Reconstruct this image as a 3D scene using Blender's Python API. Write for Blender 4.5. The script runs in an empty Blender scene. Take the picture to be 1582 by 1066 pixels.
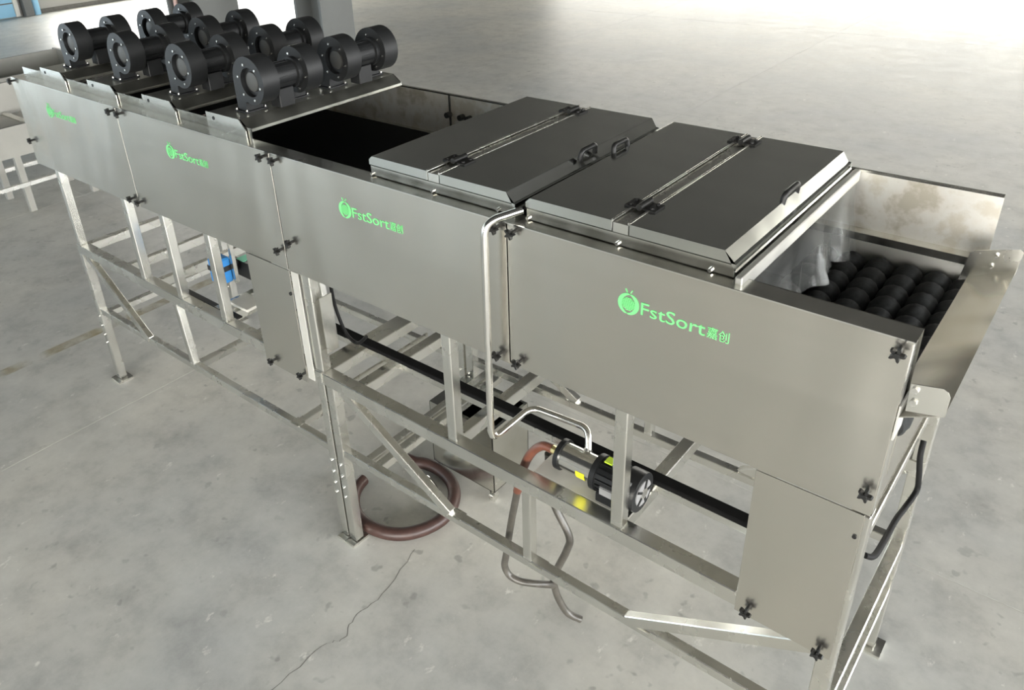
import bpy, bmesh, math, random
from mathutils import Vector, Matrix
random.seed(7)
PI = math.pi
scene = bpy.context.scene
COL = scene.collection

# ------------------------------------------------------------------ camera
cam_d = bpy.data.cameras.new('camera')
cam = bpy.data.objects.new('camera', cam_d)
COL.objects.link(cam)
yaw, pitch, roll = -0.7185016, -0.4816667, -0.0473883
fw = Vector((math.sin(yaw)*math.cos(pitch), math.cos(yaw)*math.cos(pitch), math.sin(pitch)))
rt = Vector((math.cos(yaw), -math.sin(yaw), 0))
upv = rt.cross(fw)
r2 = rt*math.cos(roll) + upv*math.sin(roll)
u2 = -rt*math.sin(roll) + upv*math.cos(roll)
M = Matrix((r2, u2, -fw)).transposed().to_4x4()
M.translation = Vector((0, -1.7365, 3.0242))
cam.matrix_world = M
cam_d.sensor_width = 36.0
cam_d.lens = 1219.573*36.0/1582.0
cam_d.shift_x = (791-738.36)/1582.0
cam_d.shift_y = -(533-421.79)/1582.0
cam_d.clip_start = 0.05
cam_d.clip_end = 200
scene.camera = cam

# ------------------------------------------------------------------ world, exposure
w = bpy.data.worlds.new('world'); scene.world = w; w.use_nodes = True
w.node_tree.nodes['Background'].inputs[0].default_value = (0.75, 0.85, 1.0, 1)
w.node_tree.nodes['Background'].inputs[1].default_value = 1.0
scene.view_settings.view_transform = 'Standard'
scene.view_settings.look = 'None'
scene.view_settings.gamma = 1.0
scene.view_settings.use_curve_mapping = False
scene.view_settings.exposure = 0.05
# daylight of the hall's glazed openings: (wall, from, to, z0, z1, strength, colour)
WINDOWS = [
    ('back', -18.0, 13.0, 0.8, 3.8, 8.5, (1.0, 0.97, 0.88)),
    ('right', -10.0, 14.0, 0.4, 5.5, 18.0, (0.97, 0.985, 1.0)),
    ('front', 0.0, 12.0, 0.4, 5.0, 19.0, (1.0, 0.97, 0.91)),
    ('front', -20.0, -9.0, 0.4, 5.0, 7.0, (0.80, 0.92, 1.0)),  # unseen opening, added to light the blower fronts and tint the left panel
    ('left', 7.4, 16.0, 0.7, 2.5, 20.0, (1.0, 0.99, 0.94)),  # unseen opening, added for the glare on the far left floor
    ('left', -8.0, -2.0, 0.4, 3.2, 12.0, (0.74, 0.89, 1.0)),  # unseen bluish opening, added for the sheen on the left panel
]

# ------------------------------------------------------------------ materials
def nt(name):
    m = bpy.data.materials.new(name); m.use_nodes = True
    n = m.node_tree.nodes; l = m.node_tree.links
    return m, n, l, n['Principled BSDF']

def noise_chain(n, l, scale, mscale=(1, 1, 1), detail=4, coord='Object', rough=0.55):
    tc = n.new('ShaderNodeTexCoord'); mp = n.new('ShaderNodeMapping'); nz = n.new('ShaderNodeTexNoise')
    mp.inputs['Scale'].default_value = mscale
    nz.inputs['Scale'].default_value = scale; nz.inputs['Detail'].default_value = detail
    nz.inputs['Roughness'].default_value = rough
    l.new(tc.outputs[coord], mp.inputs[0]); l.new(mp.outputs[0], nz.inputs['Vector'])
    return nz

def ramp(n, l, src, stops):
    r = n.new('ShaderNodeValToRGB')
    e = r.color_ramp.elements
    while len(e) < len(stops): e.new(0.5)
    for k, (p, c) in enumerate(stops):
        e[k].position = p
        e[k].color = (c, c, c, 1) if isinstance(c, (int, float)) else (*c, 1)
    l.new(src, r.inputs[0])
    return r

def metal(name, base, rlo, rhi, mscale=(3, 3, 3), scale=6, var=0.12):
    m, n, l, b = nt(name)
    b.inputs['Metallic'].default_value = 1
    nz = noise_chain(n, l, scale, mscale)
    r = ramp(n, l, nz.outputs['Fac'], [(0.3, rlo), (0.7, rhi)])
    l.new(r.outputs[0], b.inputs['Roughness'])
    lo = tuple(c*(1-var) for c in base)
    c = ramp(n, l, nz.outputs['Fac'], [(0.3, lo), (0.7, base)])
    l.new(c.outputs[0], b.inputs['Base Color'])
    return m

def wavy(m, scale, strength, dist):
    n = m.node_tree.nodes; l = m.node_tree.links
    nz = noise_chain(n, l, scale, (1.6, 1.6, 0.5), detail=1); bp = n.new('ShaderNodeBump')
    bp.inputs['Strength'].default_value = strength; bp.inputs['Distance'].default_value = dist
    l.new(nz.outputs['Fac'], bp.inputs['Height']); l.new(bp.outputs[0], n['Principled BSDF'].inputs['Normal'])

def plain(name, base, rough=0.5, metallic=0.0, var=0.15, scale=14, spec=0.5):
    m, n, l, b = nt(name)
    nz = noise_chain(n, l, scale)
    lo = tuple(c*(1-var) for c in base); hi = tuple(min(1, c*(1+var)) for c in base)
    c = ramp(n, l, nz.outputs['Fac'], [(0.3, lo), (0.7, hi)])
    l.new(c.outputs[0], b.inputs['Base Color'])
    b.inputs['Roughness'].default_value = rough
    b.inputs['Metallic'].default_value = metallic
    b.inputs['Specular IOR Level'].default_value = spec
    return m

MT = {}
MT['sheet'] = metal('brushed_sheet', (0.64, 0.618, 0.562), 0.24, 0.27, (0.4, 1, 14), 2, 0.03)
wavy(MT['sheet'], 2.2, 0.35, 0.05)
MT['satin'] = metal('satin_steel', (0.74, 0.73, 0.68), 0.40, 0.48, (1, 1, 1), 6, 0.08)
MT['cable'] = plain('cable_rubber', (0.008, 0.008, 0.008), 0.6, spec=0.15)
MT['tray'] = metal('dusty_tray', (0.52, 0.52, 0.46), 0.30, 0.42, (1, 1, 1), 8, 0.2)
MT['lid'] = metal('lid_sheet', (0.62, 0.63, 0.60), 0.12, 0.17, (2, 8, 2), 1, 0.03)
MT['tube'] = metal('steel_tube', (0.74, 0.73, 0.68), 0.22, 0.31, (1, 1, 1), 5, 0.06)
MT['rim'] = metal('worn_rim', (0.66, 0.65, 0.60), 0.16, 0.28, (1, 1, 1), 7, 0.12)
MT['pipe'] = metal('polished_pipe', (0.78, 0.77, 0.73), 0.14, 0.2, (1, 1, 1), 4, 0.05)
MT['bolt'] = metal('zinc_bolt', (0.80, 0.79, 0.75), 0.2, 0.3, (30, 30, 30), 3, 0.1)
MT['black'] = plain('black_paint', (0.010, 0.0105, 0.011), 0.4, spec=0.35)
MT['casing'] = plain('blower_casing', (0.0085, 0.009, 0.0092), 0.5, var=0.2, scale=9, spec=0.3)
MT['hub'] = plain('hub_grey', (0.045, 0.045, 0.042), 0.5, spec=0.3)
MT['knob'] = plain('knob_plastic', (0.009, 0.009, 0.0085), 0.45, spec=0.3)
MT['bristle'] = plain('bristle', (0.011, 0.012, 0.012), 0.85, var=0.5, scale=60, spec=0.3)
MT['black_sheet'] = plain('matt_black', (0.006, 0.006, 0.006), 0.8, spec=0.1)
MT['hose'] = plain('brown_hose', (0.040, 0.019, 0.015), 0.45, var=0.3, scale=20)
MT['red_hose'] = plain('red_hose', (0.13, 0.045, 0.027), 0.4, var=0.2, scale=20)
MT['grey_hose'] = plain('grey_hose', (0.06, 0.055, 0.046), 0.35, var=0.3, scale=20)
MT['brass'] = metal('brass', (0.72, 0.62, 0.30), 0.25, 0.35, (20, 20, 20))
MT['yellow'] = plain('yellow_label', (0.85, 0.80, 0.02), 0.5, var=0.05)
MT['lime'] = plain('lime_label', (0.55, 0.75, 0.05), 0.5, var=0.05)
MT['label'] = plain('grey_label', (0.22, 0.22, 0.22), 0.35, var=0.05)
MT['green'] = plain('green_print', (0.13, 0.50, 0.17), 0.5, var=0.05)
MT['white'] = plain('white_paint', (0.56, 0.55, 0.50), 0.45, var=0.06)
MT['cream'] = plain('cream_sheet', (0.36, 0.355, 0.325), 0.45, var=0.05)  # even pale cream for the channel and the chute bracket
MT['pale'] = plain('pale_metal_paint', (0.24, 0.235, 0.21), 0.5, var=0.08, scale=3)
MT['blue'] = plain('blue_paint', (0.015, 0.16, 0.42), 0.4, var=0.1)
MT['mint'] = plain('mint_label', (0.28, 0.80, 0.56), 0.4, var=0.05)
MT['column'] = plain('column_paint', (0.11, 0.115, 0.11), 0.55, var=0.08, scale=2)
MT['wall'] = plain('wall_paint', (0.34, 0.33, 0.30), 0.7, var=0.05, scale=1)
MT['ceiling'] = plain('ceiling_paint', (0.012, 0.012, 0.0115), 0.8, var=0.1, scale=1)
MT['basedark'] = plain('dark_skirting', (0.11, 0.105, 0.09), 0.6)
MT['bluedoor'] = plain('pale_blue_paint', (0.22, 0.45, 0.62), 0.35, var=0.08, scale=1)
MT['joint'] = plain('joint_filler', (0.46, 0.46, 0.42), 0.6, var=0.1, scale=3)
MT['crack'] = plain('crack_dark', (0.16, 0.155, 0.14), 0.8)
MT['pink'] = plain('pink_conduit', (0.5, 0.33, 0.29), 0.5)

def floor_mat():
    m, n, l, b = nt('polished_concrete')
    big = noise_chain(n, l, 0.55, detail=6, coord='Object')
    mid = noise_chain(n, l, 4.0, detail=9, rough=0.68)
    spot = noise_chain(n, l, 11.0, detail=2)
    fleck = noise_chain(n, l, 13.0, (1, 0.5, 1), detail=5, rough=0.7)
    zone = noise_chain(n, l, 1.1, detail=3)
    c1 = ramp(n, l, big.outputs['Fac'], [(0.35, (0.405, 0.412, 0.395)), (0.65, (0.525, 0.51, 0.455))])
    c2 = ramp(n, l, mid.outputs['Fac'], [(0.25, 0.66), (0.5, 0.96), (0.75, 1.14)])
    mx = n.new('ShaderNodeMixRGB'); mx.blend_type = 'MULTIPLY'; mx.inputs[0].default_value = 1
    l.new(c1.outputs[0], mx.inputs[1]); l.new(c2.outputs[0], mx.inputs[2])
    c3 = ramp(n, l, spot.outputs['Fac'], [(0.30, 0.70), (0.36, 1.0)])
    mx2 = n.new('ShaderNodeMixRGB'); mx2.blend_type = 'MULTIPLY'
    zr = ramp(n, l, zone.outputs['Fac'], [(0.42, 0.0), (0.6, 1.0)]); l.new(zr.outputs[0], mx2.inputs[0])
    l.new(mx.outputs[0], mx2.inputs[1]); l.new(c3.outputs[0], mx2.inputs[2])
    c4 = ramp(n, l, fleck.outputs['Fac'], [(0.63, 0.0), (0.71, 0.65)])
    mx3 = n.new('ShaderNodeMixRGB'); mx3.inputs[2].default_value = (0.74, 0.73, 0.67, 1)
    l.new(c4.outputs[0], mx3.inputs[0]); l.new(mx2.outputs[0], mx3.inputs[1])
    l.new(mx3.outputs[0], b.inputs['Base Color'])
    rr = ramp(n, l, mid.outputs['Fac'], [(0.3, 0.40), (0.7, 0.50)])
    l.new(rr.outputs[0], b.inputs['Roughness'])
    return m
MT['floor'] = floor_mat()

def mark_mat():
    m, n, l, b = nt('worn_yellow_line')
    nz = noise_chain(n, l, 5, detail=6)
    a = ramp(n, l, nz.outputs['Fac'], [(0.40, 0.0), (0.75, 0.45)])
    b.inputs['Base Color'].default_value = (0.55, 0.43, 0.16, 1)
    b.inputs['Roughness'].default_value = 0.5
    l.new(a.outputs[0], b.inputs['Alpha'])
    return m
MT['mark'] = mark_mat()

def plastic_mat():
    m = bpy.data.materials.new('clear_plastic'); m.use_nodes = True
    n = m.node_tree.nodes; l = m.node_tree.links; n.clear()
    out = n.new('ShaderNodeOutputMaterial'); mix = n.new('ShaderNodeMixShader')
    tr = n.new('ShaderNodeBsdfTransparent'); tr.inputs[0].default_value = (0.85, 0.86, 0.85, 1)
    pr = n.new('ShaderNodeBsdfPrincipled')
    pr.inputs['Base Color'].default_value = (0.22, 0.225, 0.215, 1)
    pr.inputs['Roughness'].default_value = 0.2; pr.inputs['Metallic'].default_value = 0.2
    nz = noise_chain(n, l, 5, detail=3)
    r = ramp(n, l, nz.outputs['Fac'], [(0.35, 0.16), (0.7, 0.40)])
    l.new(r.outputs[0], mix.inputs[0])
    l.new(tr.outputs[0], mix.inputs[1]); l.new(pr.outputs[0], mix.inputs[2]); l.new(mix.outputs[0], out.inputs[0])
    return m
MT['plastic'] = plastic_mat()

def emit_mat(name, col, strength):
    m, n, l, b = nt(name)
    b.inputs['Base Color'].default_value = (0.8, 0.8, 0.8, 1)
    b.inputs['Emission Color'].default_value = (*col, 1)
    b.inputs['Emission Strength'].default_value = strength
    return m

# rear wall sheet with random brownish mottling
def mottled():
    m, n, l, b = nt('mottled_sheet')
    nz = noise_chain(n, l, 5.5, detail=5, rough=0.6)
    c = ramp(n, l, nz.outputs['Fac'], [(0.40, (0.46, 0.43, 0.36)), (0.47, (0.62, 0.60, 0.55)), (0.53, (0.64, 0.63, 0.59)), (0.6, (0.55, 0.52, 0.45))])
    l.new(c.outputs[0], b.inputs['Base Color'])
    b.inputs['Metallic'].default_value = 1
    b.inputs['Roughness'].default_value = 0.5
    return m
MT['mottled'] = mottled()

# ------------------------------------------------------------------ mesh helpers
WO = {}   # world origin of each object made here

class MB:
    def __init__(s): s.v = []; s.f = []
    def box(s, a, b):
        x0, y0, z0 = a; x1, y1, z1 = b; k = len(s.v)
        s.v += [(x0,y0,z0),(x1,y0,z0),(x1,y1,z0),(x0,y1,z0),(x0,y0,z1),(x1,y0,z1),(x1,y1,z1),(x0,y1,z1)]
        s.f += [tuple(k+i for i in q) for q in ((3,2,1,0),(4,5,6,7),(0,1,5,4),(1,2,6,5),(2,3,7,6),(3,0,4,7))]
        return s
    def beam(s, p, q, wd, ht, up=(0, 0, 1)):
        p = Vector(p); q = Vector(q); d = (q-p).normalized()
        u = Vector(up); sd = d.cross(u)
        if sd.length < 1e-4: sd = d.cross(Vector((0, 1, 0)))
        sd.normalize(); u = sd.cross(d); k = len(s.v)
        for e in (p, q):
            for a, b in ((-1,-1),(1,-1),(1,1),(-1,1)):
                s.v.append(tuple(e + sd*(a*wd/2) + u*(b*ht/2)))
        s.f += [tuple(k+i for i in t) for t in ((3,2,1,0),(4,5,6,7),(0,1,5,4),(1,2,6,5),(2,3,7,6),(3,0,4,7))]
        return s
    def cyl(s, p, q, r, n=16, r2=None, cap=True):
        p = Vector(p); q = Vector(q); d = (q-p).normalized()
        a = d.orthogonal().normalized(); b = d.cross(a); k = len(s.v)
        if r2 is None: r2 = r
        for e, rr in ((p, r), (q, r2)):
            for i in range(n):
                t = 2*PI*i/n; s.v.append(tuple(e + (a*math.cos(t)+b*math.sin(t))*rr))
        for i in range(n):
            j = (i+1) % n; s.f.append((k+i, k+j, k+n+j, k+n+i))
        if cap:
            s.f.append(tuple(k+i for i in reversed(range(n)))); s.f.append(tuple(k+n+i for i in range(n)))
        return s
    def prism(s, prof, axis, a, b):
        # prof: 2D outline; axis 'x' -> (y,z) outline, 'y' -> (x,z), 'z' -> (x,y)
        k = len(s.v); n = len(prof)
        for t in (a, b):
            for (u, v) in prof:
                s.v.append({'x': (t, u, v), 'y': (u, t, v), 'z': (u, v, t)}[axis])
        for i in range(n):
            j = (i+1) % n; s.f.append((k+i, k+j, k+n+j, k+n+i))
        s.f.append(tuple(k+i for i in reversed(range(n)))); s.f.append(tuple(k+n+i for i in range(n)))
        return s
    def tube(s, pts, r, n=12, smooth_steps=0, closed=False):
        P = [Vector(p) for p in pts]
        if smooth_steps: P = spline(P, smooth_steps)
        k = len(s.v); prev = None
        for i, p in enumerate(P):
            d = (P[min(i+1, len(P)-1)] - P[max(i-1, 0)]).normalized()
            if prev is None: a = d.orthogonal().normalized()
            else: a = (prev - d*prev.dot(d)).normalized()
            prev = a; b = d.cross(a)
            for m in range(n):
                t = 2*PI*m/n; s.v.append(tuple(p + (a*math.cos(t)+b*math.sin(t))*r))
        for i in range(len(P)-1):
            for m in range(n):
                j = (m+1) % n; s.f.append((k+i*n+m, k+i*n+j, k+(i+1)*n+j, k+(i+1)*n+m))
        s.f.append(tuple(k+m for m in reversed(range(n)))); e = k+(len(P)-1)*n
        s.f.append(tuple(e+m for m in range(n)))
        return s
    def lathe(s, prof, c, axis, n=24, jitter=0.0):
        # prof: list of (t along axis, radius)
        ax = Vector(axis).normalized(); a = ax.orthogonal().normalized(); b = ax.cross(a); c = Vector(c); k = len(s.v)
        for (t, r) in prof:
            for m in range(n):
                th = 2*PI*m/n; rr = r*(1+random.uniform(-jitter, jitter))
                s.v.append(tuple(c + ax*t + (a*math.cos(th)+b*math.sin(th))*rr))
        for i in range(len(prof)-1):
            for m in range(n):
                j = (m+1) % n; s.f.append((k+i*n+m, k+i*n+j, k+(i+1)*n+j, k+(i+1)*n+m))
        s.f.append(tuple(k+m for m in reversed(range(n)))); e = k+(len(prof)-1)*n
        s.f.append(tuple(e+m for m in range(n)))
        return s
    def build(s, name, mat, parent=None, bevel=0.0, smooth=False, origin=None, kind=None):
        V = [Vector(v) for v in s.v]
        if origin is None:
            lo = Vector([min(v[i] for v in V) for i in range(3)]); hi = Vector([max(v[i] for v in V) for i in range(3)])
            o = (lo+hi)/2; o.z = lo.z
        else: o = Vector(origin)
        me = bpy.data.meshes.new(name)
        me.from_pydata([tuple(v-o) for v in V], [], s.f)
        bm = bmesh.new(); bm.from_mesh(me)
        bmesh.ops.recalc_face_normals(bm, faces=bm.faces)
        if bevel: bmesh.ops.bevel(bm, geom=list(bm.edges), offset=bevel, segments=1, affect='EDGES', profile=0.5)
        bm.to_mesh(me); bm.free()
        if smooth:
            me.polygons.foreach_set('use_smooth', [True]*len(me.polygons))
            me.set_sharp_from_angle(angle=0.65)
        me.materials.append(MT[mat])
        return link(bpy.data.objects.new(name, me), o, parent, kind)

def link(ob, o, parent, kind=None):
    COL.objects.link(ob)
    if parent is not None:
        ob.parent = parent; ob.location = Vector(o) - WO[parent.name]
    else: ob.location = o
    WO[ob.name] = Vector(o)
    if kind: ob['kind'] = kind
    return ob

def share(src, name, o, parent, rotz=0):
    ob = bpy.data.objects.new(name, src.data)
    link(ob, Vector(o), parent)
    if rotz: ob.rotation_euler.z = rotz
    return ob

def spline(P, steps):
    out = []
    for i in range(len(P)-1):
        p0 = P[max(i-1, 0)]; p1 = P[i]; p2 = P[i+1]; p3 = P[min(i+2, len(P)-1)]
        for k in range(steps):
            t = k/steps
            out.append(0.5*((2*p1)+(p2-p0)*t+(2*p0-5*p1+4*p2-p3)*t*t+(3*p1-p0-3*p2+p3)*t**3))
    out.append(P[-1]); return out

def fillet(P, r, n=6):
    P = [Vector(p) for p in P]; out = [P[0]]
    for i in range(1, len(P)-1):
        a = (P[i-1]-P[i]); b = (P[i+1]-P[i]); la, lb = a.length, b.length; a.normalize(); b.normalize()
        rr = min(r, la*0.45, lb*0.45)
        s0 = P[i]+a*rr; s1 = P[i]+b*rr
        for k in range(n+1):
            t = k/n; out.append((1-t)**2*s0 + 2*t*(1-t)*P[i] + t*t*s1)
    out.append(P[-1]); return out

def empty(name, loc, label, cat, group=None):
    o = bpy.data.objects.new(name, None); COL.objects.link(o)
    o.empty_display_size = 0.1; o.location = loc; WO[o.name] = Vector(loc)
    tag(o, label, cat, group); return o

def tag(o, label, cat, group=None):
    o['label'] = label; o['category'] = cat
    if group: o['group'] = group
    return o

def copy_tree(o, parent=None, loc=None):
    c = o.copy(); COL.objects.link(c)
    if parent is not None: c.parent = parent
    if loc is not None: c.location = loc
    for ch in list(o.children): copy_tree(ch, c)
    return c

# ------------------------------------------------------------------ the hall
X0, X1, Y0, Y1, ZC = -22.3, 14.0, -12.0, 24.0, 8.0
fl = MB().box((X0, Y0, -0.10), (X1, Y1, -0.001)).build('floor', 'joint', kind='structure')
xc = [X0, -20.4, -16.42, -12.44, -8.46, -4.48, 3.5, 7.5, X1]
yc = [Y0, -4.46, 1.54, 7.54, 13.54, 19.54, Y1]
for i in range(len(xc)-1):
    for j in range(len(yc)-1):
        MB().box((xc[i]+0.003, yc[j]+0.003, -0.06), (xc[i+1]-0.003, yc[j+1]-0.003, 0.0)).build('slab', 'floor', fl, origin=(0, 0, 0))
MB().box((-5.60, -4.2, 0.0), (-5.50, 1.5, 0.0008)).build('yellow_line', 'mark', fl)
def ribbon(pts, wd):
    m = MB()
    for i, (x, y) in enumerate(pts):
        m.v += [(x-wd*(0.5+0.5*random.random()), y, 0.0006), (x+wd*(0.5+0.5*random.random()), y+wd, 0.0006)]
        if i: m.f.append((2*i-2, 2*i-1, 2*i+1, 2*i))
    return m
cp = [Vector((x, y, 0)) for x, y in ((-2.16, 0.16), (-2.09, -0.13), (-2.10, -0.30), (-2.06, -0.40), (-2.10, -0.49), (-2.11, -0.75), (-2.16, -0.95))]
cps = [(p.x+random.uniform(-0.008, 0.008), p.y) for p in spline(cp, 6)]
ribbon(cps, 0.0022).build('crack', 'crack', fl)

MB().box((X0-0.1, Y0, 0), (X0, Y1, ZC)).build('wall_left', 'wall', kind='structure')
MB().box((X1, Y0, 0), (X1+0.1, Y1, ZC)).build('wall_right', 'wall', kind='structure')
MB().box((X0, Y1, 0), (X1, Y1+0.1, ZC)).build('wall_back', 'wall', kind='structure')
MB().box((X0, Y0-0.1, 0), (X1, Y0, ZC)).build('wall_front', 'wall', kind='structure')
MB().box((X0, Y0, ZC), (X1, Y1, ZC+0.1)).build('ceiling', 'ceiling', kind='structure')
MB().box((X0, 7.05, 0), (X0+0.03, Y1, 0.10)).build('baseboard_left', 'basedark', kind='structure')
for k, (wl, a, b, z0, z1, st, col) in enumerate(WINDOWS):
    MT['glow%d' % k] = emit_mat('daylit_glazing_%d' % k, col, st)
    nb = max(2, round((b-a)/2.0)); d = 0.03
    def P3(t, z, off):
        return {'back': (t, Y1-off, z), 'front': (t, Y0+off, z), 'right': (X1-off, t, z), 'left': (X0+off, t, z)}[wl]
    def bx(t0, t1, za, zb, o0, o1):
        p = P3(t0, za, o0); q = P3(t1, zb, o1)
        return MB().box([min(p[i], q[i]) for i in range(3)], [max(p[i], q[i]) for i in range(3)])
    wo = bx(a-0.08, b+0.08, z0-0.08, z1+0.08, 0.0, d).build('window_%d' % (k+1), 'white', kind='structure')
    bx(a, b, z0, z1, d, d+0.01).build('pane', 'glow%d' % k, wo)
    for i in range(1, nb):
        t = a+(b-a)*i/nb; bx(t-0.04, t+0.04, z0, z1, d, d+0.06).build('mullion', 'column', wo)
# pale blue door leaves at the far end wall
dr = MB().box((X0+0.0, 5.2, 0.02), (X0+0.06, 6.62, 2.6)).build('door_1', 'bluedoor', kind='structure')
MB().box((X0+0.06, 6.52, 0.02), (X0+0.12, 6.62, 2.6)).build('door_frame', 'white', dr)
MB().box((X0+0.06, 5.2, 0.33), (X0+0.07, 6.52, 0.36)).build('rail', 'column', dr)
pb = MB().cyl((X0+0.14, 7.02, 0), (X0+0.14, 7.02, 4), 0.09, 14).build('drain_pipe', 'bluedoor', smooth=True)
tag(pb, 'pale blue pipe standing against the far end wall', 'pipe')
eb = MB().box((X0+0.03, 6.70, 0.0), (X0+0.25, 6.92, 0.9)).build('wall_box', 'column', bevel=0.01)
tag(eb, 'small grey box against the far end wall beside the blue door', 'box')

def h_column(x, y, wx, wy, label, conduit):
    e = empty('steel_column', (x, y, 0), label, 'column', 'steel columns behind the blowers')
    t = 0.045
    MB().box((x-wx/2, y-wy/2, 0), (x-wx/2+t, y+wy/2, ZC)).build('flange', 'column', e)
    MB().box((x+wx/2-t, y-wy/2, 0), (x+wx/2, y+wy/2, ZC)).build('flange', 'column', e)
    MB().box((x-wx/2+t, y-t/2, 0), (x+wx/2-t, y+t/2, ZC)).build('web', 'column', e)
    MB().box((x-wx/2-0.1, y-wy/2-0.1, 0), (x+wx/2+0.1, y+wy/2+0.1, 0.03)).build('base_plate', 'column', e)
    if conduit:
        MB().cyl((x-wx/2+0.17, y-wy/2+0.06, 0.03), (x-wx/2+0.17, y-wy/2+0.06, ZC), 0.035, 10).build('conduit', 'pink', e, smooth=True)
h_column(-9.95, 6.35, 0.62, 0.62, 'grey steel column behind the blowers, nearer the lids', False)
h_column(-12.15, 5.65, 0.80, 0.80, 'grey steel column with a thin pinkish conduit behind the blowers', True)

# ------------------------------------------------------------------ the washing machine
ZT, ZB = 2.032, 1.512
XS = [-5.011, -3.806, -2.584, -1.390, -0.236]
mach = empty('washing_machine', (-2.62, 0.5, 0), 'long stainless steel washing and drying machine on a square-tube frame, filling the picture', 'machine')

# star knob prototype: five lobes, hub, chrome centre; axis -y
def knob_mesh():
    m = MB(); prof = []
    for i in range(30):
        t = 2*PI*i/30; r = 0.0125+0.0065*math.cos(5*t); prof.append((r*math.cos(t), r*math.sin(t)))
    m.prism(prof, 'y', -0.030, -0.016)
    m.cyl((0, -0.018, 0), (0, 0, 0), 0.006, 10)
    m.cyl((0, -0.033, 0), (0, -0.030, 0), 0.007, 12)
    return m
KN = None
def knob(parent, x, z, y=-0.004, rz=0):
    global KN
    if KN is None:
        k = knob_mesh(); KN = k.build('star_knob', 'knob', parent, bevel=0.0, smooth=True, origin=(0, 0, 0))
        KN.location = Vector((x, y, z)) - WO[parent.name]; WO[KN.name] = Vector((x, y, z)); return KN
    return share(KN, 'star_knob', (x, y, z), parent, rz)

# lettering and emblem
def text_mesh(body):
    c = bpy.data.curves.new('lettering', 'FONT'); c.body = body; c.size = 1; c.extrude = 0.01; c.resolution_u = 3
    o = bpy.data.objects.new('tmp_text', c); COL.objects.link(o)
    bpy.context.view_layer.update()
    me = bpy.data.meshes.new_from_object(o.evaluated_get(bpy.context.evaluated_depsgraph_get()))
    bpy.data.objects.remove(o); return me
def fit_text(me, x0, x1, z0, z1, th=0.0012):
    xs = [v.co.x for v in me.vertices]; ys = [v.co.y for v in me.vertices]; zs = [v.co.z for v in me.vertices]
    ax, bx_, ay, by = min(xs), max(xs), min(ys), max(ys); dz = max(zs)-min(zs)
    for v in me.vertices:
        x = x0+(v.co.x-ax)/(bx_-ax)*(x1-x0); z = z0+(v.co.y-ay)/(by-ay)*(z1-z0); y = -(v.co.z-min(zs))/dz*th
        v.co = (x, y, z)
    me.flip_normals() if False else None
    me.materials.clear(); me.materials.append(MT['green'])
    return me
latin = fit_text(text_mesh('FstSort'), 0.040, 0.233, -0.021, 0.019)
cjk = fit_text(text_mesh('嘉创'), 0.238, 0.300, -0.021, 0.013)
def emblem():
    m = MB(); R = 0.034
    def cres(sgn, tilt):
        out = []; n = 14
        a0, a1 = math.radians(100), math.radians(262)
        for i in range(n+1):
            t = a0+(a1-a0)*i/n; out.append((R*math.cos(t), R*math.sin(t)))
        for i in range(n+1):
            t = a1+(a0-a1)*i/n; out.append((0.005+0.026*math.cos(t), 0.031*math.sin(t)))
        pts = []
        for x, z in out:
            x *= sgn; z *= sgn
            pts.append((x*math.cos(tilt)-z*math.sin(tilt), x*math.sin(tilt)+z*math.cos(tilt)))
        return pts
    for sgn in (1, -1): m.prism(cres(sgn, -0.15), 'y', -0.0012, 0)
    r = 0.0205
    for k in range(9):
        z0 = -r+2*r*k/9+0.0005; z1 = -r+2*r*(k+1)/9-0.0008; zm = (z0+z1)/2
        h = math.sqrt(max(1e-6, r*r-zm*zm)); m.prism([(-h, z0), (h, z0), (h, z1), (-h, z1)], 'y', -0.0012, 0)
    for sx in (-1, 1):
        m.prism([(sx*0.004, 0.036), (sx*0.007, 0.036), (sx*0.013, 0.046), (sx*0.010, 0.047)], 'y', -0.0012, 0)
    return m
EMB = None
def logo(panel, x, z):
    global EMB
    y = -0.0045
    if EMB is None:
        m = emblem(); m.v = [(a+x, b+y, c+z) for a, b, c in m.v]
        EMB = m.build('logo_emblem', 'green', panel, origin=(x, y, z))
    else: share(EMB, 'logo_emblem', (x, y, z), panel)
    for me, nm in ((latin, 'logo_lettering'), (cjk, 'logo_lettering')):
        link(bpy.data.objects.new(nm, me), Vector((x, y, z)), panel)

logo_x = [-4.597, -3.360, -2.155, -0.954]
panels = []
for i in range(4):
    a, b = XS[i]+0.0025, XS[i+1]-0.0025
    p = MB().box((a, -0.004, ZB), (b, 0.0, ZT)).build('side_panel', 'sheet', mach, bevel=0.001)
    panels.append(p); logo(p, logo_x[i], 1.893)
for pi, lst in ((0, [(-4.985, 2.015), (-4.965, 1.665), (-3.845, 2.012), (-3.862, 1.548)]),
                (1, [(-3.760, 2.012), (-3.785, 1.545), (-2.625, 2.012), (-2.615, 1.60)]),
                (2, [(-2.545, 2.012), (-2.525, 1.66), (-1.425, 2.012), (-1.432, 1.540)]),
                (3, [(-1.360, 2.012), (-1.348, 1.540), (-0.262, 2.005), (-0.258, 1.590)])):
    for x, z in lst: knob(panels[pi], x, z)
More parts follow.
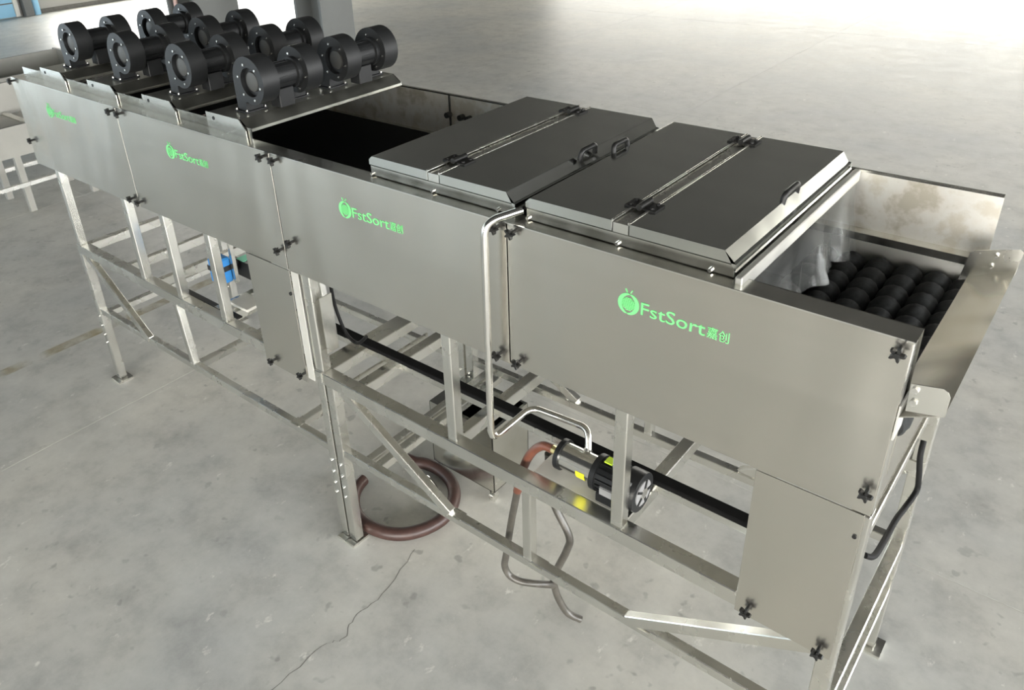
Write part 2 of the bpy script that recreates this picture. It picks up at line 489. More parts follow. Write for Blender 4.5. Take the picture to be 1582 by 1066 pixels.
# lower panels
lp = MB().box((-2.895, -0.004, 0.925), (-2.584, 0.0, 1.508)).build('lower_panel', 'sheet', mach, bevel=0.001)
for x, z in ((-2.83, 0.955), (-2.61, 0.965)): knob(lp, x, z)
MB().cyl((-2.600, -0.008, 1.39), (-2.600, -0.004, 1.39), 0.008, 10).build('plug', 'knob', lp)
lp2 = MB().box((-0.535, -0.004, 0.950), (-0.250, 0.0, 1.508)).build('lower_panel', 'sheet', mach, bevel=0.001)
for x, z in ((-0.495, 0.985), (-0.282, 0.975)): knob(lp2, x, z)
MB().cyl((-0.262, -0.008, 1.43), (-0.262, -0.004, 1.43), 0.006, 10).build('plug', 'knob', lp2)

# body shell
MB().box((XS[0], 0.0, ZT-0.003), (XS[4], 0.075, ZT)).build('top_flange', 'rim', mach)
MB().box((XS[0], -0.0045, ZT-0.001), (XS[4], -0.001, ZT+0.003)).build('panel_edge', 'pipe', mach)
MB().box((XS[0], 0.073, 1.60), (XS[4], 0.076, ZT)).build('inner_side', 'rim', mach)
MB().box((XS[0], 0.074, ZT), (-2.80, 0.079, 2.075)).build('lip', 'rim', mach)
MB().box((XS[0], 0.997, ZB), (XS[4], 1.000, 2.046)).build('rear_panel', 'mottled', mach)
MB().box((XS[0], 0.988, 2.043), (XS[4], 1.002, 2.050)).build('rear_edge', 'rim', mach)
MB().box((XS[0], 0.952, 1.838), (XS[4], 0.997, 1.842)).box((XS[0], 0.950, 1.815), (XS[4], 0.953, 1.842)).build('ledge', 'rim', mach)
MB().box((XS[0], 0.958, 1.60), (XS[4], 0.961, 1.815)).build('inner_side', 'satin', mach)
MB().box((XS[0], 0.0, ZB), (XS[4], 1.0, ZB+0.006)).build('drip_pan', 'sheet', mach)
MB().box((XS[0], 0.0, ZB), (XS[0]+0.003, 1.0, 2.02)).build('end_panel', 'sheet', mach)
MB().box((XS[4]-0.004, 0.0, ZB), (XS[4]-0.001, 1.0, 1.78)).build('end_panel', 'sheet', mach)
MB().box((XS[4]-0.030, 0.0005, ZB), (XS[4]-0.0005, 0.030, ZT-0.004)).build('corner_post', 'tube', mach, bevel=0.002)
MB().box((XS[4]-0.030, 0.968, ZB), (XS[4], 0.998, 1.80)).build('corner_post', 'tube', mach, bevel=0.002)
# black sheet put in for the dark interior under the blowers and hatch
MB().box((XS[0]+0.01, 0.08, 1.842), (-1.30, 0.948, 1.852)).build('black_sheet', 'black_sheet', mach)
# rear wall seam latches at the open hatch
MB().box((-2.520, 0.990, 1.86), (-2.512, 0.997, 2.045)).build('seam', 'knob', mach)
for x in (-2.512, -2.430, -2.385):
    MB().cyl((x, 0.960, 1.952), (x, 0.990, 1.952), 0.014, 10).build('rear_latch', 'knob', mach, smooth=True)
# struts under the blower trays
for x in (-4.33, -3.78, -3.24):
    MB().beam((x, 0.079, 2.04), (x, 0.95, 2.04), 0.02, 0.02).build('strut', 'rim', mach)
    MB().cyl((x+0.05, 0.20, 2.045), (x+0.05, 0.26, 2.045), 0.022, 12).build('strut_boss', 'black', mach, smooth=True)

# brush rollers of the discharge end
rp = []
nl = 10
for k in range(nl):
    for s in range(6):
        u = s/6; rp.append((0.085+ (0.855)*(k+u)/nl, 0.037+0.010*math.sin(PI*u)**0.6))
rp.append((0.94, 0.037))
rp = [(0.080, 0.012), (0.084, 0.012)]+rp+[(0.941, 0.012), (0.950, 0.012)]
rol = None
for x in (-0.70, -0.61, -0.52, -0.43, -0.345, -0.265):
    if rol is None:
        rol = MB().lathe(rp, (x, 0, 1.738), (0, 1, 0), 26, 0.035).build('brush_roller', 'bristle', mach, smooth=True, origin=(x, 0.5, 1.738))
    else: share(rol, 'brush_roller', (x, 0.5, 1.738), mach)

# discharge chute
ch = MB().prism([(-0.262, 1.812), (-0.145, 1.868), (-0.145, 1.871), (-0.262, 1.815)], 'y', 0.0, 0.90).build('chute', 'sheet', mach)
def cheek(y, big):
    if big: pr = [(-0.285, 1.795), (-0.145, 1.853), (-0.140, 1.930), (-0.150, 1.938), (-0.262, 1.905), (-0.272, 1.895)]
    else: pr = [(-0.222, 1.855), (-0.143, 1.872), (-0.143, 1.925), (-0.150, 1.938), (-0.160, 1.943), (-0.224, 1.930)]
    return MB().prism(pr, 'y', y, y+0.003)
cheek(0.87, True).build('cheek_plate', 'white' if False else 'tube', ch)
cheek(-0.006, False).build('cheek_plate', 'tube', ch)
for x, z in ((-0.205, 1.905), (-0.210, 1.868)): MB().cyl((x, 0.860, z), (x, 0.872, z), 0.007, 8).build('bolt', 'bolt', ch)
for x, z in ((-0.213, 1.918), (-0.210, 1.885)): MB().cyl((x, -0.014, z), (x, -0.006, z), 0.008, 8).build('bolt', 'bolt', ch)
MB().box((-0.236, -0.003, 1.76), (-0.232, 0.07, 1.86)).build('bracket', 'cream', mach)

# ---- lids
def leaf(name, x0, x1, chl, chr_, mat='lid'):
    z0, z1 = 2.074, 2.109
    pr = [(x0, z0)]
    pr += [(x1-0.004, z0), (x1-0.004, 2.052), (x1, 2.052), (x1-0.036, z1)] if chr_ else [(x1, z0), (x1, z1)]
    pr += [(x0+0.018, z1), (x0, z1-0.016)] if chl else [(x0, z1)]
    return MB().prism(pr, 'y', 0.050, 0.970)
HG = None
def lid(x0, s0, s1, x1):
    rim = MB().box((x0+0.002, 0.053, 2.034), (x1-0.006, 0.967, 2.072)).build('lid', 'rim', mach, bevel=0.002)
    leaf('leaf', x0, s0, True, False).build('leaf', 'lid', rim, bevel=0.0012)
    leaf('leaf', s0+0.055, x1, False, True).build('leaf', 'lid', rim, bevel=0.0012)
    MB().box((s0+0.003, 0.051, 2.074), (s0+0.052, 0.969, 2.103)).build('hinge_strip', 'tube', rim)
    for xx in (s0-0.001, s0+0.052): MB().cyl((xx+0.0015, 0.051, 2.108), (xx+0.0015, 0.969, 2.108), 0.0042, 10).build('glint_rod', 'tube', rim, smooth=True)  # round rods added along the strip edges to catch the light
    global HG
    for y in (0.185, 0.885):
        xm = s0+0.027
        if HG is None:
            m = MB(); m.box((xm-0.05, y-0.03, 2.109), (xm-0.012, y+0.03, 2.114)); m.box((xm+0.012, y-0.03, 2.109), (xm+0.05, y+0.03, 2.114))
            m.cyl((xm, y-0.034, 2.117), (xm, y+0.034, 2.117), 0.010, 12)
            for dx in (-0.034, 0.034):
                for dy in (-0.018, 0.018): m.cyl((xm+dx, y+dy, 2.114), (xm+dx, y+dy, 2.119), 0.006, 8)
            HG = m.build('hinge', 'knob', rim, smooth=True, origin=(xm, y, 2.109))
        else: share(HG, 'hinge', (xm, y, 2.109), rim)
    for x in (x0+0.01, s0+0.02, x1-0.07):
        MB().cyl((x, 0.045, 2.040), (x, 0.053, 2.040), 0.006, 8).build('rivet', 'bolt', rim)
    return rim
lidA = lid(-2.055, -1.768, 0, -1.395)
lidB = lid(-1.357, -1.050, 0, -0.678)
def handle(parent, x, y0, y1, tx):
    P = fillet([(x, y0, 2.100), (x+tx, y0+0.005, 2.132), (x+tx, y1-0.005, 2.132), (x, y1, 2.100)], 0.012, 5)
    MB().tube(P, 0.009, 10).build('handle', 'knob', parent, smooth=True)
handle(lidA, -1.412, 0.435, 0.530, 0.004)
handle(lidB, -1.345, 0.545, 0.640, -0.004)
handle(lidB, -0.716, 0.440, 0.550, 0.004)
# header bar at the end of the lids, where the curtain hangs
MB().box((-0.672, 0.03, 2.010), (-0.652, 0.985, 2.052)).build('header_bar', 'satin', mach, bevel=0.003)

# ---- frame members
def member(name, p, q, wd=0.045, ht=0.045, up=(0, 0, 1), mat='tube'):
    return MB().beam(p, q, wd, ht, up).build(name, mat, mach, bevel=0.003)
# main rails at mid height
for y in (0.030, 0.970):
    member('rail', (-4.815, y, 0.990), (-2.48, y, 0.990), 0.06, 0.06)
    member('rail', (-2.47, y, 0.990), (-0.262, y, 0.990), 0.06, 0.06)
    # lower rails
    member('lower_rail', (-4.80, y, 0.545), (-2.50, y, 0.565), 0.04, 0.04)
    member('lower_rail', (-2.42, y, 0.580), (-0.28, y, 0.600), 0.04, 0.04)
# posts between rail and body
for y in (0.030, 0.970):
    for x in (-4.79, -4.02, -3.64, -3.235, -1.70, -0.965):
        member('post', (x, y, 1.02), (x, y, ZB), 0.045, 0.045, (0, 1, 0))
# legs
def leg(x, y, z1=0.96, fw_=0.055):
    l = member('leg', (x, y, 0.02), (x, y, z1), 0.05, 0.05, (0, 1, 0))
    MB().box((x-fw_, y-0.05, 0.0), (x+fw_, y+0.05, 0.012)).build('foot_plate', 'tube', l)
    for z in (0.30, 0.36, 0.43, 0.50):
        MB().cyl((x-0.010, y-0.031, z), (x-0.010, y-0.025, z), 0.0055, 8).build('bolt', 'tube', l)
    return l
for y in (0.03, 0.97):
    leg(-4.80, y); leg(-2.502, y, 0.96, 0.0295); leg(-2.440, y, 0.96, 0.0295); leg(-0.262, y, 1.50)
# posts below the rail
for y in (0.03, 0.97):
    member('post', (-3.70, y, 0.565), (-3.735, y, 0.96), 0.04, 0.04, (0, 1, 0))
    member('post', (-1.345, y, 0.605), (-1.345, y, 0.96), 0.04, 0.04, (0, 1, 0))
# diagonals
for y in (0.020, 0.975):
    member('brace', (-4.73, y, 0.955), (-4.17, y, 0.555), 0.035, 0.045)
    member('brace', (-2.36, y, 0.965), (-1.75, y, 0.605), 0.035, 0.045)
    member('brace', (-0.90, y, 0.605), (-0.30, y, 0.955), 0.035, 0.045)
member('brace', (-2.83, 0.03, 0.965), (-2.55, 0.03, 0.58), 0.02, 0.02) if False else None
# gusset plates on the front lower rail
for x in (-2.78, -1.72, -1.30, -0.84):
    MB().box((x-0.03, 0.005, 0.602 if x > -2.4 else 0.582), (x+0.03, 0.055, 0.606 if x > -2.4 else 0.586)).build('gusset', 'tube', mach)
# cross beams at rail height
for x, wd in ((-4.775, 0.05), (-4.28, 0.035), (-3.95, 0.035), (-3.29, 0.04), (-2.515, 0.10), (-2.275, 0.055), (-1.715, 0.05), (-0.975, 0.05)):
    member('cross_beam', (x, 0.06, 0.990), (x, 0.94, 0.990), wd, 0.055)
member('cross_beam', (-2.345, 0.05, 0.985), (-2.345, 0.55, 0.985), 0.012, 0.04)
for x, z in ((-4.80, 0.50), (-3.70, 0.545), (-2.80, 0.550), (-2.30, 0.560), (-2.235, 0.560), (-0.262, 0.58), (-0.262, 0.34), (-0.262, 1.40)):
    member('cross_beam', (x, 0.05, z), (x, 0.95, z), 0.045, 0.04)
# folded channel covering the joint of the two frames
m = MB(); m.box((-2.575, -0.002, 0.955), (-2.571, 0.045, 1.508)); m.box((-2.571, -0.002, 0.955), (-2.530, 0.002, 1.508))
m.build('channel', 'cream', mach)
MB().box((-2.528, 0.008, 0.96), (-2.470, 0.055, 1.508)).build('post', 'tube', mach, bevel=0.003)
MB().box((-2.450, 0.030, 1.12), (-2.446, 0.095, 1.40)).build('bracket', 'tube', mach)
# black-topped guide bar lying on the cross beams
gb = MB().box((-2.90, 0.236, 1.018), (-0.30, 0.276, 1.050)).build('guide_bar', 'tube', mach, bevel=0.002)
MB().box((-2.90, 0.232, 1.051), (-0.30, 0.280, 1.072)).build('rubber_strip', 'black_sheet', gb, bevel=0.003)
MB().cyl((-0.735, 0.27, 1.0), (-0.700, 0.29, 1.0), 0.012, 10).build('end_plug', 'knob', gb)
# pump shelf
MB().box((-1.345, 0.062, 1.014), (-1.010, 0.225, 1.020)).build('pump_shelf', 'white', mach)
# motor shelf on the left frame
MB().box((-3.70, 0.06, 1.014), (-3.20, 0.09, 1.022)).build('shelf_angle', 'knob', mach)
MB().box((-3.40, 0.06, 1.014), (-3.36, 0.62, 1.024)).build('shelf_angle', 'tube', mach)

# ------------------------------------------------------------------ plastic curtain
m = MB(); NY, NZ = 60, 16
for j in range(NZ+1):
    for i in range(NY+1):
        u = i/NY; v = j/NZ; y = 0.085+0.87*u
        zb = 1.815-0.03*math.sin(u*7)-0.05*u
        z = 2.015+(zb-2.015)*v
        x = -0.650+v*(0.020*math.sin(y*23)+0.012*math.sin(y*51+1.3+2*v)+0.006*math.sin(y*90+5*v))+0.030*v*v
        m.v.append((x, y, z))
for j in range(NZ):
    for i in range(NY):
        k = j*(NY+1)+i; m.f.append((k, k+1, k+NY+2, k+NY+1))
cu = m.build('splash_curtain', 'plastic', smooth=True)
tag(cu, 'clear wrinkled plastic splash curtain hanging above the black brush rollers', 'curtain')

# ------------------------------------------------------------------ blower trays and twin blowers
TX = [-4.625, -4.078, -3.530, -2.990]
tray_lab = ['stainless blower tray nearest the far left end of the machine', 'second blower tray from the left end of the machine',
            'third blower tray from the left end of the machine', 'stainless blower tray beside the open black hatch']
def make_tray(x):
    e = empty('blower_tray', (x, 0.5, 2.06), tray_lab[3], 'tray', 'blower trays')
    pr = [(x-0.14, 2.050), (x-0.125, 2.098), (x+0.11, 2.098), (x+0.165, 2.063), (x+0.165, 2.050), (x+0.161, 2.050), (x+0.161, 2.061), (x+0.109, 2.095), (x-0.122, 2.095), (x-0.137, 2.050)]
    MB().prism(pr, 'y', 0.085, 0.985).build('top_plate', 'tray', e, bevel=0.0008)
    MB().prism([(x-0.12, 2.028), (x+0.165, 2.028), (x+0.165, 2.062), (x+0.125, 2.106), (x-0.12, 2.106)], 'y', 0.066, 0.070).build('end_plate', 'tube', e, bevel=0.0008)
    MB().cyl((x-0.065, 0.064, 2.082), (x-0.065, 0.067, 2.082), 0.008, 12).build('hole_disc', 'knob', e)  # dark disc standing in for the open hole in the plate
    MB().prism([(x-0.12, 2.05), (x+0.165, 2.05), (x+0.16, 2.066), (x+0.11, 2.10), (x-0.12, 2.10)], 'y', 0.986, 0.990).build('end_plate', 'tube', e)
    return e
t0 = make_tray(TX[3])
for k in range(3):
    c = copy_tree(t0, None, Vector((TX[k], 0.5, 2.06))); c['label'] = tray_lab[k]

def scroll_profile():
    pts = [(-0.112, -0.135), (-0.112, 0.0)]
    n = 26
    for i in range(1, n+1):
        a = PI - (PI+1.95)*i/n
        r = 0.112-0.017*i/n
        pts.append((r*math.cos(a), r*math.sin(a)))
    pts += [(-0.046, -0.092), (-0.046, -0.135)]
    return pts
PROF = scroll_profile()
def casing(e, x, y0, y1, zc, hole_front):
    me = bpy.data.meshes.new('scroll_casing'); bm = bmesh.new()
    o = Vector((x, (y0+y1)/2, zc))
    def loop(pts, y): return [bm.verts.new((px, y-o.y, pz)) for px, pz in pts]
    L0 = loop(PROF, y0); L1 = loop(PROF, y1); n = len(PROF)
    for i in range(n):
        j = (i+1) % n; bm.faces.new((L0[i], L0[j], L1[j], L1[i]))
    hy, oy, HL, SL = (y0, y1, L0, L1) if hole_front else (y1, y0, L1, L0)
    bm.faces.new(SL)
    circ = [(0.006+0.062*math.cos(2*PI*i/28), 0.062*math.sin(2*PI*i/28)) for i in range(28)]
    C = loop(circ, hy)
    ed = [bm.edges.new((C[i], C[(i+1) % 28])) for i in range(28)]
    he = [bm.edges.get((HL[i], HL[(i+1) % n])) for i in range(n)]
    bmesh.ops.triangle_fill(bm, use_beauty=True, edges=ed+he)
    C2 = loop(circ, hy+(0.022 if hole_front else -0.022))
    for i in range(28):
        j = (i+1) % 28; bm.faces.new((C[i], C[j], C2[j], C2[i]))
    bmesh.ops.recalc_face_normals(bm, faces=bm.faces)
    bm.to_mesh(me); bm.free()
    me.polygons.foreach_set('use_smooth', [True]*len(me.polygons)); me.set_sharp_from_angle(angle=0.6)
    me.materials.append(MT['casing'])
    cs = link(bpy.data.objects.new('scroll_casing', me), o, e)
    sg = 1 if hole_front else -1
    # inlet: impeller drum and hub behind the hole
    MB().cyl((x+0.006, hy+sg*0.020, zc), (x+0.006, hy+sg*0.024, zc), 0.061, 24).build('back_disc', 'black', cs)
    MB().lathe([(0, 0.030), (0.003, 0.041), (0.010, 0.043), (0.012, 0.043)], (x+0.004, hy+sg*0.010, zc), (0, sg, 0), 20).build('impeller_hub', 'hub', cs, smooth=True)
    # flange round the outlet on the tray
    MB().box((x-0.122, y0-0.012, zc-0.137), (x-0.034, y1+0.012, zc-0.130)).build('outlet_flange', 'casing', cs)
    for dx, dy in ((-0.115, y0-0.006), (-0.042, y0-0.006), (-0.115, y1+0.006), (-0.042, y1+0.006)):
        MB().cyl((x+dx, dy, zc-0.131), (x+dx, dy, zc-0.122), 0.0055, 8).build('bolt', 'bolt', cs)
    return cs
BOLT = None
def make_blower(x, y, zc):
    e = empty('twin_blower', (x, y, zc-0.137), '', 'blower', 'twin blowers on the trays')
    D = 0.085; Y2 = y+0.235
    c1 = casing(e, x, y, y+D, zc, True)
    c2 = casing(e, x, Y2, Y2+D, zc, False)
    mo = MB().lathe([(0, 0.046), (0.004, 0.058), (0.020, 0.058), (0.022, 0.054), (0.126, 0.054), (0.128, 0.066), (0.149, 0.066)], (x+0.004, y+D+0.0005, zc), (0, 1, 0), 26).build('motor', 'casing', e, smooth=True)
    m = MB()
    for k in range(14):
        a = 2*PI*k/14; d = Vector((math.cos(a), 0, math.sin(a)))
        p = Vector((x+0.004, y+D+0.03, zc))+d*0.053
        m.beam(p, p+Vector((0, 0.09, 0)), 0.003, 0.008, d)
    m.build('cooling_fin', 'casing', mo)
    MB().box((x-0.03, y+D+0.03, zc-0.131), (x+0.04, y+D+0.11, zc-0.05)).build('motor_foot', 'casing', mo, bevel=0.003)
    global BOLT
    def bolt(px, py, pz, par):
        global BOLT
        if BOLT is None:
            BOLT = MB().cyl((px, py-0.005, pz), (px, py, pz), 0.0055, 8).build('bolt', 'bolt', par, origin=(px, py, pz))
        else: share(BOLT, 'bolt', (px, py, pz), par)
    for k in range(6):
        a = PI*0.5 + k*PI/3 + 0.3
        bolt(x+0.006+0.076*math.cos(a), y, zc+0.076*math.sin(a), c1)
        bolt(x+0.006+0.078*math.cos(a), Y2, zc+0.078*math.sin(a), c2)
    return e
b0 = make_blower(TX[3]+0.098, 0.165, 2.2355)
nm = ['far left', 'second', 'third', 'hatch-side']
where = ['on the tray at the far left end', 'on the second tray from the left', 'on the third tray from the left', 'on the tray beside the open hatch']
for k in range(4):
    for j, (dy, wh) in enumerate(((0.165, 'black twin-scroll blower at the logo-panel side '), (0.630, 'black twin-scroll blower at the rear side '))):
        o = b0 if (k == 3 and j == 0) else copy_tree(b0)
        o.location = Vector((TX[k]+0.098, dy, 2.2355-0.137))
        o['label'] = wh + where[k]

# ------------------------------------------------------------------ water pipe, pump, hoses, tank
P = fillet([(-1.368, 0.050, 2.062), (-1.438, -0.052, 2.040), (-1.445, -0.055, 1.190), (-1.440, 0.180, 1.198), (-1.190, 0.182, 1.215), (-1.168, 0.150, 1.150)], 0.05, 8)
wp = MB().tube(P, 0.0125, 14).build('water_pipe', 'pipe', smooth=True)
tag(wp, 'thin polished steel water pipe running down the front between two logo panels to the pump', 'pipe')

pu = empty('water_pump', (-1.10, 0.112, 1.02), 'black and steel horizontal water pump with yellow label on the frame shelf', 'pump')
zc, yc_ = 1.108, 0.118
MB().cyl((-1.245, yc_, zc), (-1.105, yc_, zc), 0.050, 28).build('barrel', 'pipe', pu, smooth=True)
MB().cyl((-1.262, yc_, zc), (-1.244, yc_, zc), 0.058, 28).build('end_cover', 'black', pu, smooth=True)
MB().cyl((-1.108, yc_, zc), (-1.088, yc_, zc), 0.066, 28).build('motor_flange', 'black', pu, smooth=True)
mt = MB().cyl((-1.088, yc_, zc), (-0.985, yc_, zc), 0.060, 28).build('motor', 'black', pu, smooth=True)
m = MB()
for k in range(20):
    a = 2*PI*k/20; d = Vector((0, math.cos(a), math.sin(a))); p = Vector((-1.082, yc_, zc))+d*0.062
    m.beam(p, p+Vector((0.09, 0, 0)), 0.003, 0.008, d)
m.build('cooling_fin', 'black', mt)
fc = MB().cyl((-0.985, yc_, zc), (-0.930, yc_, zc), 0.072, 28).build('fan_cover', 'black', pu, smooth=True)
MB().cyl((-0.931, yc_, zc), (-0.926, yc_, zc), 0.048, 24).build('fan_grille', 'label', fc)
MB().cyl((-0.928, yc_, zc), (-0.922, yc_, zc), 0.020, 16).build('fan_hub', 'bolt', fc)
for k in range(5):
    a = 2*PI*k/5; d = Vector((0, math.cos(a), math.sin(a)))
    MB().beam(Vector((-0.924, yc_, zc))+d*0.02, Vector((-0.924, yc_, zc))+d*0.05, 0.008, 0.004, (1, 0, 0)).build('grille_spoke', 'black', fc)
MB().box((-1.085, yc_-0.05, 1.022), (-0.985, yc_+0.05, 1.060)).build('foot', 'black', pu, bevel=0.003)
MB().box((-1.060, yc_-0.066, zc-0.030), (-1.000, yc_-0.058, zc+0.004)).build('name_plate', 'label', pu)
MB().box((-0.978, yc_-0.050, zc+0.045), (-0.950, yc_-0.040, zc+0.060)).build('name_plate', 'label', pu)
m = MB()
for k in range(6):
    a0 = math.radians(175+k*11); a1 = math.radians(175+(k+1)*11); i = len(m.v)
    for a in (a0, a1):
        for x in (-1.168, -1.132): m.v.append((x, yc_+0.0512*math.cos(a), zc+0.0512*math.sin(a)))
    m.f.append((i, i+1, i+3, i+2))
m.v = [(x, y, z+0.0) for x, y, z in m.v]
m.build('yellow_sticker', 'yellow', pu)
MB().box((-1.075, yc_-0.012, zc+0.064), (-1.045, yc_+0.020, zc+0.069)).build('lime_sticker', 'lime', pu)
MB().cyl((-1.168, yc_+0.02, zc+0.03), (-1.168, 0.150, 1.152), 0.016, 14).build('outlet_port', 'bolt', pu, smooth=True)
MB().cyl((-1.300, yc_, zc), (-1.262, yc_, zc), 0.016, 8).build('inlet_fitting', 'brass', pu)

hA = [(-1.300, 0.118, 1.108), (-1.345, 0.118, 1.100), (-1.390, 0.112, 1.050), (-1.425, 0.105, 0.965), (-1.455, 0.100, 0.83), (-1.490, 0.098, 0.64), (-1.520, 0.098, 0.45), (-1.533, 0.10, 0.37), (-1.515, 0.105, 0.322), (-1.475, 0.12, 0.300), (-1.430, 0.15, 0.290), (-1.395, 0.20, 0.262), (-1.383, 0.245, 0.225)]
h1 = empty('suction_hose', (-1.42, 0.11, 0.33), 'red-brown suction hose curving from the pump inlet and hanging below the rail', 'hose')
MB().tube(hA[:5], 0.017, 12, 8).build('red_section', 'red_hose', h1, smooth=True)
MB().tube(hA[4:], 0.015, 12, 8).build('grey_section', 'grey_hose', h1, smooth=True)
h2 = MB().tube([(-1.405, 0.24, 0.95), (-1.405, 0.25, 0.80), (-1.380, 0.25, 0.68), (-1.310, 0.25, 0.56), (-1.320, 0.25, 0.47), (-1.382, 0.25, 0.28), (-1.380, 0.255, 0.19), (-1.355, 0.265, 0.11), (-1.325, 0.28, 0.055), (-1.28, 0.31, 0.022)], 0.016, 12, 8).build('drain_hose', 'grey_hose', smooth=True)
tag(h2, 'dark grey drain hose hanging in an S-curve down to the floor behind the lower rail', 'hose')

# floor hose loop with coupling
cx, cy, rr = -2.44, 0.37, 0.265
pts = []
for i in range(30):
    a = math.radians(120 - i*10.0); pts.append((cx+rr*1.03*math.cos(a), cy+rr*math.sin(a), 0.030+0.002*math.sin(i)))
pts = [(-2.665, 0.585, 0.034)]+pts
fh = empty('floor_hose', (cx, cy, 0), 'thick brown-red hose looped on the concrete floor under the frame', 'hose')
MB().tube([(a, b, c+0.006) for a, b, c in pts], 0.034, 14, 3).build('hose_body', 'hose', fh, smooth=True)
MB().cyl((-2.690, 0.580, 0.036), (-2.655, 0.588, 0.036), 0.039, 14).build('hose_clamp', 'bolt', fh, smooth=True)
cpn = empty('pipe_coupling', (-2.38, 0.49, 0), 'shiny steel pipe elbow lying inside the brown hose loop', 'pipe fitting')
MB().tube(fillet([(-2.48, 0.530, 0.036), (-2.37, 0.515, 0.036), (-2.31, 0.475, 0.050), (-2.285, 0.44, 0.075)], 0.05), 0.026, 16).build('elbow', 'pipe', cpn, smooth=True)
MB().cyl((-2.405, 0.519, 0.037), (-2.425, 0.522, 0.037), 0.036, 18).build('collar', 'bolt', cpn, smooth=True)
MB().cyl((-2.290, 0.447, 0.070), (-2.278, 0.430, 0.082), 0.037, 18).build('flange', 'bolt', cpn, smooth=True)

# tank on castors
tk = empty('water_tank', (-2.25, 0.86, 0), 'square stainless steel water tank on castors under the frame', 'tank')
tx0, tx1, ty0, ty1, tz0, tz1 = -2.465, -2.035, 0.640, 0.938, 0.085, 0.485
m = MB()
m.box((tx0, ty0, tz0), (tx1, ty0+0.004, tz1)); m.box((tx0, ty1-0.004, tz0), (tx1, ty1, tz1))
m.box((tx0, ty0, tz0), (tx0+0.004, ty1, tz1)); m.box((tx1-0.004, ty0, tz0), (tx1, ty1, tz1)); m.box((tx0, ty0, tz0), (tx1, ty1, tz0+0.004))
m.build('body', 'rim', tk)
xs_ = [tx0, -2.285, -2.195, -2.120, -2.045+0.005]
m = MB()
m.box((tx0, ty0, tz1), (-2.300, ty1, tz1+0.004)); m.box((-2.190, ty0, tz1), (-2.130, ty1, tz1+0.004))
m.box((-2.300, ty0, tz1), (-2.190, 0.660, tz1+0.004)); m.box((-2.300, 0.800, tz1), (-2.190, ty1, tz1+0.004))
m.box((-2.130, ty0, tz1), (tx1, 0.690, tz1+0.004)); m.box((-2.130, 0.810, tz1), (tx1, 0.850, tz1+0.004)); m.box((-2.130, 0.925, tz1), (tx1, ty1, tz1+0.004))
m.box((-2.050, 0.69, tz1), (tx1, 0.925, tz1+0.004))
m.build('cover_plate', 'lid', tk)
MB().box((tx0+0.006, ty0+0.006, 0.30), (tx1-0.006, ty1-0.006, 0.304)).build('inner_sheet', 'black_sheet', tk)  # matt black sheet inside the tank, below the cover openings
for x in (tx0+0.03, tx1-0.03):
    for y in (ty0+0.03, ty1-0.03):
        c = MB().cyl((x-0.012, y, 0.030), (x+0.012, y, 0.030), 0.030, 16).build('castor', 'bolt', tk, smooth=True)
        MB().box((x-0.018, y-0.014, 0.035), (x-0.014, y+0.014, 0.085)).box((x+0.014, y-0.014, 0.035), (x+0.018, y+0.014, 0.085)).build('fork', 'bolt', c)

# cables
cb = MB().tube([(-0.233, 0.63, 1.34), (-0.228, 0.60, 1.30), (-0.216, 0.60, 1.22), (-0.212, 0.60, 1.165), (-0.222, 0.52, 1.150), (-0.229, 0.44, 1.158), (-0.230, 0.32, 1.175), (-0.232, 0.20, 1.205), (-0.250, 0.17, 1.22)], 0.009, 10, 6).build('power_cable', 'cable', smooth=True)
tag(cb, 'thick black cable sagging across the right end of the frame', 'cable')
cb2 = MB().tube([(-2.581, 0.20, 1.505), (-2.581, 0.20, 1.326), (-2.565, 0.20, 1.219), (-2.517, 0.20, 1.114), (-2.447, 0.20, 1.088), (-2.376, 0.20, 1.149)], 0.008, 10, 6).build('hanging_cable', 'cable', smooth=True)
tag(cb2, 'black cable hanging in a loop below the middle logo panel', 'cable')

# drive gear on the left frame
gm = empty('gear_motor', (-3.62, 0.30, 1.02), 'blue gear motor mounted under the second logo panel', 'motor')
MB().box((-3.665, 0.215, 1.02), (-3.565, 0.300, 1.17)).build('gearbox', 'blue', gm, bevel=0.010)
MB().cyl((-3.615, 0.30, 1.10), (-3.615, 0.345, 1.10), 0.045, 20).build('motor_body', 'black', gm, smooth=True)
MB().box((-3.668, 0.212, 1.095), (-3.562, 0.216, 1.125)).box((-3.565, 0.212, 1.095), (-3.562, 0.303, 1.125)).build('band', 'black', gm)
cbx = empty('control_box', (-3.53, 0.41, 1.02), 'small dark control box with mint green label beside the blue motor', 'control box')
MB().box((-3.615, 0.35, 1.02), (-3.46, 0.47, 1.12)).build('case', 'black', cbx, bevel=0.006)
MB().box((-3.605, 0.355, 1.121), (-3.535, 0.435, 1.124)).build('mint_label', 'mint', cbx)
MB().box((-3.525, 0.355, 1.121), (-3.475, 0.415, 1.124)).build('grey_label', 'label', cbx)
MB().beam((-3.545, 0.30, 1.02), (-3.545, 0.30, 1.30), 0.022, 0.022, (0, 1, 0)).build('upright', 'tube', mach)
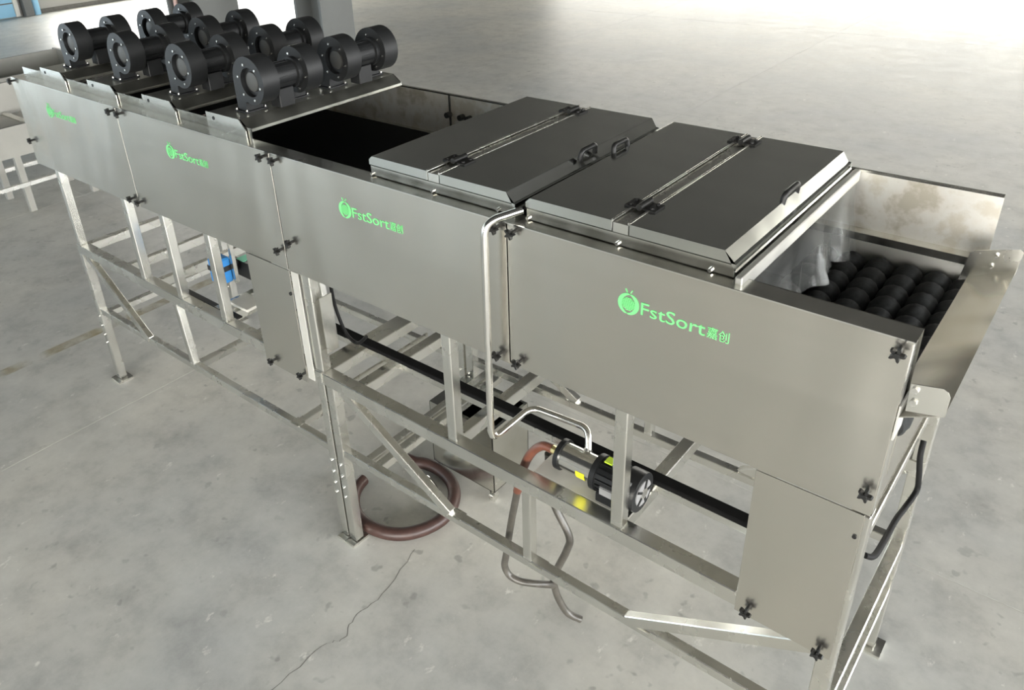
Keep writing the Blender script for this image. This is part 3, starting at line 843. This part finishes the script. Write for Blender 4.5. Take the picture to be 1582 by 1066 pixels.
mr = MB().box((-3.36, 0.12, 1.0245), (-3.20, 0.24, 1.040)).build('white_tray', 'white', bevel=0.004)
tag(mr, 'flat white box on the frame under the second logo panel', 'box')

# ------------------------------------------------------------------ equipment at the left edge
cv = empty('feed_conveyor', (-8.6, 1.2, 0), 'pale metal conveyor table standing on the floor at the left edge', 'conveyor')
MB().box((-9.10, -1.5, 0.78), (-8.45, 1.75, 0.86)).build('deck', 'white', cv, bevel=0.005)
MB().box((-9.14, -1.5, 0.86), (-9.10, 1.75, 1.18)).build('rear_guard', 'pale', cv)
MB().box((-8.45, -1.5, 0.60), (-8.41, 1.75, 0.90)).build('front_guard', 'pale', cv)
for x in (-9.06, -8.485):
    for y in (-1.4, 0.10, 1.02, 1.68):
        MB().box((x-0.03, y-0.03, 0), (x+0.03, y+0.03, 0.78)).build('leg', 'pale', cv)
for x in (-9.08, -8.44):
    MB().box((x-0.02, -1.4, 0.28), (x+0.02, 1.68, 0.32)).build('stretcher', 'tube', cv)
for k in range(10):
    y = -1.4+k*0.33
    MB().cyl((-9.08, y, 0.87), (-8.46, y, 0.87), 0.03, 10).build('roller', 'tube', cv, smooth=True)
hp = empty('hopper', (-11.7, 3.0, 0), 'grey sheet-metal hopper behind the far left end of the machine', 'hopper')
MB().prism([(-12.4, 0.30), (-11.3, 0.30), (-11.1, 0.82), (-12.6, 0.82)], 'y', 1.6, 1.64).build('side', 'pale', hp)
MB().prism([(-12.4, 0.30), (-11.3, 0.30), (-11.1, 0.82), (-12.6, 0.82)], 'y', 3.3, 3.34).build('side', 'pale', hp)
MB().prism([(1.64, 0.30), (3.3, 0.30), (3.3, 0.82), (1.64, 0.82)], 'x', -12.5, -12.46).build('back', 'pale', hp)
MB().prism([(1.64, 0.30), (3.3, 0.30), (3.3, 0.82), (1.64, 0.82)], 'x', -11.2, -11.16).build('front', 'pale', hp)
for x in (-12.3, -11.4):
    for y in (1.7, 3.2): MB().box((x-0.03, y-0.03, 0), (x+0.03, y+0.03, 0.4)).build('leg', 'pale', hp)
